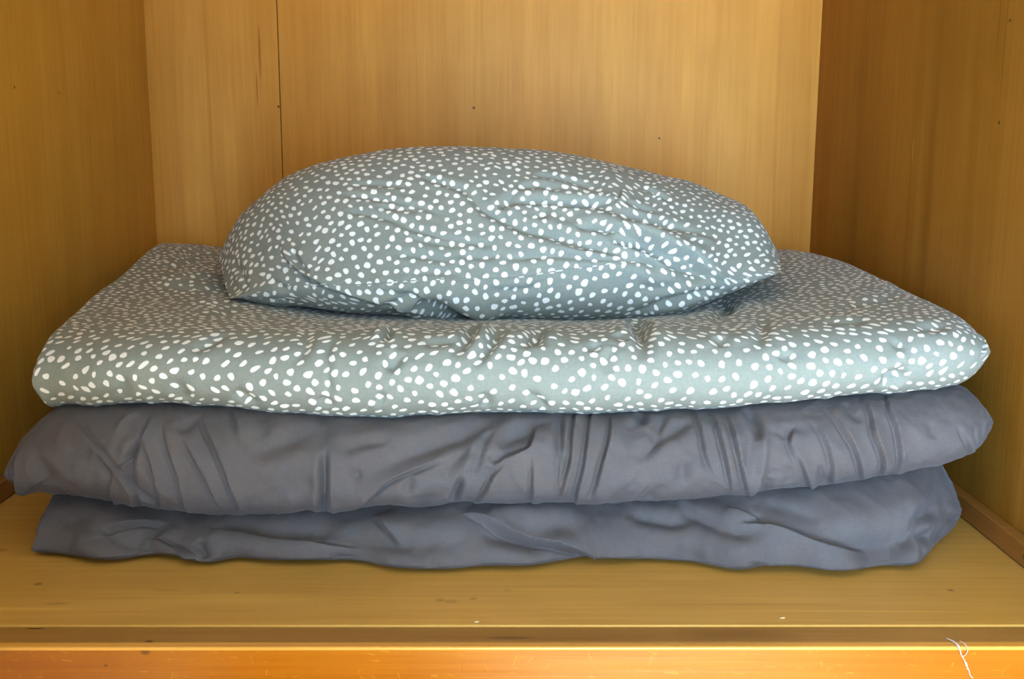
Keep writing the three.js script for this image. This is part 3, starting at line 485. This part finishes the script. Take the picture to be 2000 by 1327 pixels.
// ------------------------------------------------------------------ the closet: three plywood sides, shelf, rails
const WH = 1.0, T = 0.02, D = 0.866;
{
  const back = structure(new THREE.Group(), 'plywood back of the closet with an upright joint left of the middle'); back.name = 'wall_back'; scene.add(back);
  mesh('backing_board', board([-0.52, -0.02, -0.03], [0.52, WH, -0.008]), mTrim, back);
  mesh('panel', board([-0.5, 0, -0.008], [-0.3048, WH, 0], 0.0007), mBack, back);
  mesh('panel', board([-0.3036, 0, -0.008], [0.5, WH, 0.0002], 0.0007), mBack, back);
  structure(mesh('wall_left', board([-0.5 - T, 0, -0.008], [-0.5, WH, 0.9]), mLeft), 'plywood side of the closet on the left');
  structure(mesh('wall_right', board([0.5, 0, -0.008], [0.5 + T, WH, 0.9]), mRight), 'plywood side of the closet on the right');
  structure(mesh('ceiling', board([-0.52, WH, -0.03], [0.52, WH + 0.02, 0.9]), mFloor), 'plywood top of the closet');
  structure(mesh('floor', board([-0.52, -0.012, -0.03], [0.52, 0, D], 0.001), mFloor), 'worn plywood shelf floor of the closet');
  const HB = 0.0215, TB = 0.012;
  structure(mesh('baseboard_left', board([-0.5, 0.0008, 0], [-0.5 + TB, HB, D - 0.002], 0.0016), mTrim), 'low wooden strip along the left side of the shelf');
  structure(mesh('baseboard_right', board([0.5 - TB, 0.0008, 0], [0.5, HB, D - 0.002], 0.0016), mTrim), 'low wooden strip along the right side of the shelf');
  structure(mesh('baseboard_back', board([-0.5 + TB, 0.0008, 0.0004], [0.5 - TB, HB, TB], 0.0016), mTrim), 'low wooden strip along the back of the shelf');
  structure(mesh('trim_1', board([-0.52, -0.05, D + 0.0005], [0.52, -0.0015, 0.8915], 0.001), mRailTop), 'dull brown strip along the front of the shelf');
  const rail = structure(new THREE.Group(), 'orange varnished front rail of the closet with scratches'); rail.name = 'trim_2'; scene.add(rail);
  mesh('rail_board', board([-0.62, -0.1, 0.8917], [0.62, -0.0022, 0.9], 0.0015), mRail, rail);
  const strip = mesh('worn_edge', board([-0.62, -0.0046, 0.8916], [0.62, -0.0013, 0.9005], 0.0016), mWorn, rail); strip.userData.label = 'pale rubbed upper edge of the rail';
}
// ------------------------------------------------------------------ the room in front of the closet, behind the photographer: it bounces the daylight of its glass door
{
  const s = (name, a, b, m, label) => structure(mesh(name, board(a, b, 0.002), m), label);
  s('wall_under_shelf', [-2.2, -0.75, 0.86], [2.2, -0.1005, 0.895], plaster, 'wall below the closet shelf');
  s('wall_front_left', [-2.2, -0.1, 0.86], [-0.6205, 1.6, 0.9], plaster, 'room wall left of the closet');
  s('wall_front_right', [0.6205, -0.1, 0.86], [2.2, 1.6, 0.9], plaster, 'room wall right of the closet');
  s('trim_3', [-0.62, -0.001, 0.901], [-0.5, WH + 0.02, 0.92], mRail, 'closet post on the left');
  s('trim_4', [0.5, -0.001, 0.901], [0.62, WH + 0.02, 0.92], mRail, 'closet post on the right');
  s('wall_over_closet', [-0.62, WH + 0.021, 0.86], [0.62, 1.6, 0.9], plaster, 'room wall above the closet');
  s('room_floor', [-2.25, -0.79, 0.86], [2.25, -0.75, WIN.z + 0.08], mat, 'straw coloured mat floor of the room');
  s('room_ceiling', [-2.25, 1.6, 0.86], [2.25, 1.64, WIN.z + 0.08], plaster, 'ceiling of the room');
  s('wall_side_left', [-2.25, -0.75, 0.86], [-2.2, 1.6, WIN.z + 0.08], plaster, 'left side wall of the room');
  s('wall_side_right', [2.2, -0.75, 0.86], [2.25, 1.6, WIN.z + 0.08], plaster, 'right side wall of the room');
  s('wall_far_left', [-2.2, -0.75, WIN.z + 0.02], [WIN.x0 - 0.03, 1.6, WIN.z + 0.08], plaster, 'room wall beside the glass door');
  s('wall_far_right', [WIN.x1 + 0.03, -0.75, WIN.z + 0.02], [2.2, 1.6, WIN.z + 0.08], plaster, 'room wall beside the glass door on the right');
  s('wall_over_door', [WIN.x0 - 0.03, WIN.y1 + 0.03, WIN.z + 0.02], [WIN.x1 + 0.03, 1.6, WIN.z + 0.08], plaster, 'room wall above the glass door');
  const win = structure(new THREE.Group(), 'glass door of the room'); win.name = 'window_1'; scene.add(win);
  mesh('pane', board([WIN.x0, WIN.y0, WIN.z + 0.015], [WIN.x1, WIN.y1, WIN.z + 0.02], 0.001), glass, win);
  for (const [a, b] of [[[WIN.x0 - 0.03, -0.75, WIN.z + 0.005], [WIN.x0, WIN.y1 + 0.03, WIN.z + 0.04]], [[WIN.x1, -0.75, WIN.z + 0.005], [WIN.x1 + 0.03, WIN.y1 + 0.03, WIN.z + 0.04]], [[WIN.x0, -0.75, WIN.z + 0.005], [WIN.x1, WIN.y0, WIN.z + 0.04]], [[WIN.x0, WIN.y1, WIN.z + 0.005], [WIN.x1, WIN.y1 + 0.03, WIN.z + 0.04]]]) mesh('window_frame', board(a, b), metal, win);
}

{ // cupboard behind the photographer: it keeps the window light off the left half of the bedding
  const c = new THREE.Group(); c.name = 'tall_cupboard'; c.position.set(-0.23, -0.75, 1.97); scene.add(c);
  describe(c, 'tall narrow brown wooden cupboard standing on the mat floor behind the camera', 'cupboard');
  mesh('body', board([-0.25, 0, -0.17], [0.25, 1.75, 0.18], 0.004), mTrim, c);
  for (const s of [-1, 1]) { const d = mesh('door', board([s < 0 ? -0.245 : 0.002, 0.06, -0.192], [s < 0 ? -0.002 : 0.245, 1.72, -0.171], 0.003), mTrim, c); mesh('knob', new THREE.SphereGeometry(0.012, 16, 12).scale(1, 1, 0.7).translate(s * 0.03, 0.95, -0.198), metal, d); }
}

// ------------------------------------------------------------------ cloth
const TILE = 0.44;
const dots = []; { const r = rng(5), cell = 0.0098, g = Math.floor(TILE / 0.011), grid = new Map(); let fails = 0;
  const key = (a, b) => ((a + g) % g) * 1000 + ((b + g) % g);
  while (fails < 6000) { const x = r() * TILE, y = r() * TILE, gx = Math.floor(x / TILE * g), gy = Math.floor(y / TILE * g); let ok = true;
    for (let a = -1; a <= 1 && ok; a++) for (let b = -1; b <= 1 && ok; b++) for (const q of grid.get(key(gx + a, gy + b)) || []) { let dx = Math.abs(x - q[0]), dy = Math.abs(y - q[1]); dx = Math.min(dx, TILE - dx); dy = Math.min(dy, TILE - dy); if (dx * dx + dy * dy < q[2] * q[2]) { ok = false; break; } }
    if (!ok) { fails++; continue; } fails = 0;
    const size = 0.0024 + 0.00125 * r(), e = 0.72 + 0.28 * r(), d = [x, y, cell * (0.9 + 0.18 * r()), size * (1.12 - 0.1 * r()), size * e, r() * Math.PI, 2 + 1.3 * r() * r(), r()];
    if (!grid.has(key(gx, gy))) grid.set(key(gx, gy), []); grid.get(key(gx, gy)).push(d); dots.push(d); } }
const DN = 2048, dotMask = new Float32Array(DN * DN);
for (const [x, y, , a, b, rot, p, w] of dots) {
  const c = Math.cos(rot), s = Math.sin(rot), R = Math.ceil(0.0052 / TILE * DN), cx = Math.round(x / TILE * DN), cy = Math.round(y / TILE * DN);
  for (let j = -R; j <= R; j++) for (let i = -R; i <= R; i++) {
    const dx = ((cx + i + 0.5) / DN) * TILE - x, dy = ((cy + j + 0.5) / DN) * TILE - y, u = (dx * c + dy * s) / a, v = (-dx * s + dy * c) / b, ang = Math.atan2(v, u);
    const d = Math.pow(Math.pow(Math.abs(u), p) + Math.pow(Math.abs(v), p), 1 / p) * (1 + 0.05 * Math.sin(3 * ang + 9 * w) + 0.04 * Math.sin(2 * ang + 20 * w));
    const k = ((cy + j + DN) % DN) * DN + ((cx + i + DN) % DN); dotMask[k] = Math.max(dotMask[k], smooth(1.06, 0.94, d));
  }
}
const wrap = (f, x, y, s) => { const u = x / s, v = y / s, a = f(x, y), b = f(x - s, y), c = f(x, y - s), d = f(x - s, y - s); return (a * (1 - u) + b * u) * (1 - v) + (c * (1 - u) + d * u) * v; };
const spotTex = texture(DN, DN, [TILE, TILE], (x, y, i, j) => { const k = dotMask[j * DN + i], n = 3.5 * noise(x * 2400, y * 300) + 3.5 * noise(x * 300, y * 2400 + 50) + 4 * wrap((a, b) => fbm(a * 40, b * 40, 2), x, y, TILE), w = 235 + n * 0.5; return [lerp(134 + n, w, k), lerp(139 + n, w - 1, k), lerp(132 + n, w - 4, k)]; });
const GT = 0.3, greyTex = texture(1024, 1024, [GT, GT], (x, y) => { const n = 1.6 * noise(x * 1700, y * 190) + 1.6 * noise(x * 190, y * 1700 + 50) + 6 * wrap((a, b) => fbm(a * 45, b * 45, 3), x, y, GT), r = 2.5 * wrap((a, b) => noise(a * 60 + 8, b * 60), x, y, GT); return [91 + n + r, 86 + n, 87 + n - r]; });
const weave = texture(512, 512, [0.06, 0.06], (x, y) => 128 + 45 * wrap((a, b) => noise(a * 2600, b * 600), x, y, 0.06) + 45 * wrap((a, b) => noise(a * 600, b * 2600 + 31), x, y, 0.06) + 50 * wrap((a, b) => fbm(a * 160, b * 160, 2), x, y, 0.06), { data: true });
const spotted = new THREE.MeshPhysicalMaterial({ map: spotTex, roughness: 0.85, bumpMap: weave, bumpScale: 0.00022, sheen: 0.25, sheenRoughness: 0.6, sheenColor: new THREE.Color(0.6, 0.65, 0.7), specularIntensity: 0.3 });
const grey = new THREE.MeshPhysicalMaterial({ map: greyTex, roughness: 0.85, bumpMap: weave, bumpScale: 0.00035, sheen: 0.3, sheenRoughness: 0.6, sheenColor: new THREE.Color(0.55, 0.58, 0.65), specularIntensity: 0.3 });

// crumpled cotton: ridged noise, folds run mostly across the roll
const ridge = (x, y) => { const n = 1 - Math.abs(noise(x, y)); return n * n - 0.45; };
const crumple = (u, v, k) => k * (0.0011 * ridge(u * 26 + 3 + 1.4 * noise(u * 6, v * 9), v * 11 + 7) + 0.0007 * ridge(u * 52 + 2 * noise(v * 12, u * 12), v * 30 + 40) + 0.00035 * noise(u * 150, v * 120));
const swell = (u, v, a) => a * (noise(u * 6.5 + 11, v * 5 + 3) + 0.5 * noise(u * 14 + 5, v * 11));

const cLower = creaseField(CREASES.lower), cUpper = creaseField(CREASES.upper), cQuilt = creaseField(CREASES.quilt), cPillow = creaseField(CREASES.pillow);
const endFade = (f) => smooth(0, 0.03, f) * smooth(1, 0.97, f);
const futon = new THREE.Group(); futon.name = 'folded_futon'; futon.position.set(0, 0, 0); scene.add(futon);
describe(futon, 'plain grey folded futon with creased cover at the bottom of the stack', 'futon');
const lowerFold = clothMesh('lower_fold', lowerGrid, (u, v, x, y, z, ny, f) => { const h = (1.6 * cLower(u, v) + crumple(u, v, 1.2) + swell(u + 4, v, 0.0014)) * endFade(f); return ny < -0.2 ? Math.min(h, 0) * 0.2 : Math.max(h, -0.8 * y); }, grey, futon);
lowerFold.userData.label = 'flat lower layer of the futon with long slanting folds';
const upperFold = clothMesh('upper_fold', upperGrid, (u, v, x, y, z, ny, f) => (1.7 * cUpper(u, v) + crumple(u, v, 1.4) + swell(u, v, 0.0016)) * endFade(f), grey, futon);
upperFold.userData.label = 'thick rounded upper fold of the futon with upright creases';
const quilt = clothMesh('folded_quilt', quiltGrid, (u, v, x, y, z, ny, f) => {
  const bottom = smooth(0.155, 0.14, y) * smooth(0.6, 0.7, z), puff = swell(u + 9, v, 0.0022) + crumple(u + 2, v, 0.45);
  return (1.35 * cQuilt(u, v) + puff + bottom * 0.0022 * ridge(u * 38, v * 6)) * endFade(f);
}, spotted);
describe(quilt, 'thick folded grey green quilt with white spots lying between the grey futon and the pillow', 'quilt');
const pillow = new THREE.Group(); pillow.name = 'pillow'; scene.add(pillow);
describe(pillow, 'plump grey green pillow with white spots on top of the stack', 'pillow');
const rimJ = pillowGrid.T.findIndex((t) => t[1] === 1), seamV = pillowGrid.V[rimJ];
clothMesh('pillowcase', pillowGrid, (u, v, x, y, z, ny, f) => {
  const d = Math.abs(v - seamV), pucker = 0.0012 * Math.exp(-d / 0.02) * noise(u * 90, 3) - 0.0012 * Math.exp(-Math.pow(d / 0.0016, 2));
  return (1.7 * cPillow(u, v) + swell(u + 20, v, 0.002) * smooth(0, 0.03, d) + crumple(u + 6, v, 0.55) + pucker * smooth(0, 0.02, f)) * smooth(0, 0.04, f) * smooth(1, 0.96, f);
}, spotted, pillow);
{ // corded seam between the two panels of the pillowcase
  const pts = [], row = pillowGrid.nv + 1; for (let i = 6; i <= pillowGrid.nu - 6; i += 4) { const k = (i * row + rimJ) * 3; pts.push(new THREE.Vector3(pillowGrid.D[k], pillowGrid.D[k + 1], pillowGrid.D[k + 2])); }
  const g = new THREE.TubeGeometry(new THREE.CatmullRomCurve3(pts), 300, 0.0007, 6); const uv = g.attributes.uv; for (let i = 0; i < uv.count; i++) uv.setXY(i, uv.getX(i) * 0.6, seamV + uv.getY(i) * 0.004);
  const s = mesh('seam', g, spotted, pillow); s.userData.label = 'thin stitched seam along the front of the pillowcase';
}

// ------------------------------------------------------------------ small things on the shelf edge
{
  const m = new THREE.MeshStandardMaterial({ color: new THREE.Color(0.62, 0.52, 0.52), roughness: 0.8 });
  const strand = (list, r) => new THREE.TubeGeometry(new THREE.CatmullRomCurve3(list.map((p) => new THREE.Vector3(...p))), 60, r, 6);
  const z = 0.9014, t = mesh('thread', mergeGeometries([
    strand([[0.366, -0.0005, 0.888], [0.3685, 0.0003, 0.896], [0.3695, -0.001, z], [0.3722, -0.0075, z], [0.3745, -0.011, z], [0.3762, -0.0155, z], [0.3785, -0.019, z], [0.38, -0.0235, z], [0.3822, -0.026, z]], 0.0004),
    strand([[0.3672, -0.0004, 0.889], [0.3695, 0.0003, 0.897], [0.3702, -0.0008, z], [0.3716, -0.006, z + 0.0004], [0.375, -0.012, z], [0.3768, -0.0145, z], [0.3775, -0.019, z]], 0.00035),
    strand([[0.374, -0.0003, 0.893], [0.3752, 0.0002, 0.898], [0.376, -0.0012, z], [0.3765, -0.004, z], [0.3752, -0.0072, z], [0.3735, -0.0085, z]], 0.0003)]), m);
  describe(t, 'pale frayed thread hanging over the edge of the orange front rail', 'thread');
  const chip = new THREE.MeshStandardMaterial({ color: new THREE.Color(0.72, 0.55, 0.30), roughness: 0.7 });
  const sp = (x, z0, l, turn, label) => { const g = new THREE.OctahedronGeometry(1, 2); g.scale(l / 2, 0.0006, 0.0008); g.rotateZ(0.04); const o = mesh('wood_splinter' + (sp.n ? '_00' + sp.n : ''), g, chip); sp.n = (sp.n || 0) + 1; o.position.set(x, 0.0008, z0); o.rotation.y = turn; describe(o, label, 'splinter', 'splinters on the shelf'); };
  sp(0.25, 0.855, 0.0046, 0.12, 'tiny pale splinter on the shelf floor, right of the middle near the front strip');
  sp(0.01, 0.862, 0.0042, 0.25, 'tiny pale splinter on the shelf floor near the middle of the front strip');
}
renderer.render(scene, camera);
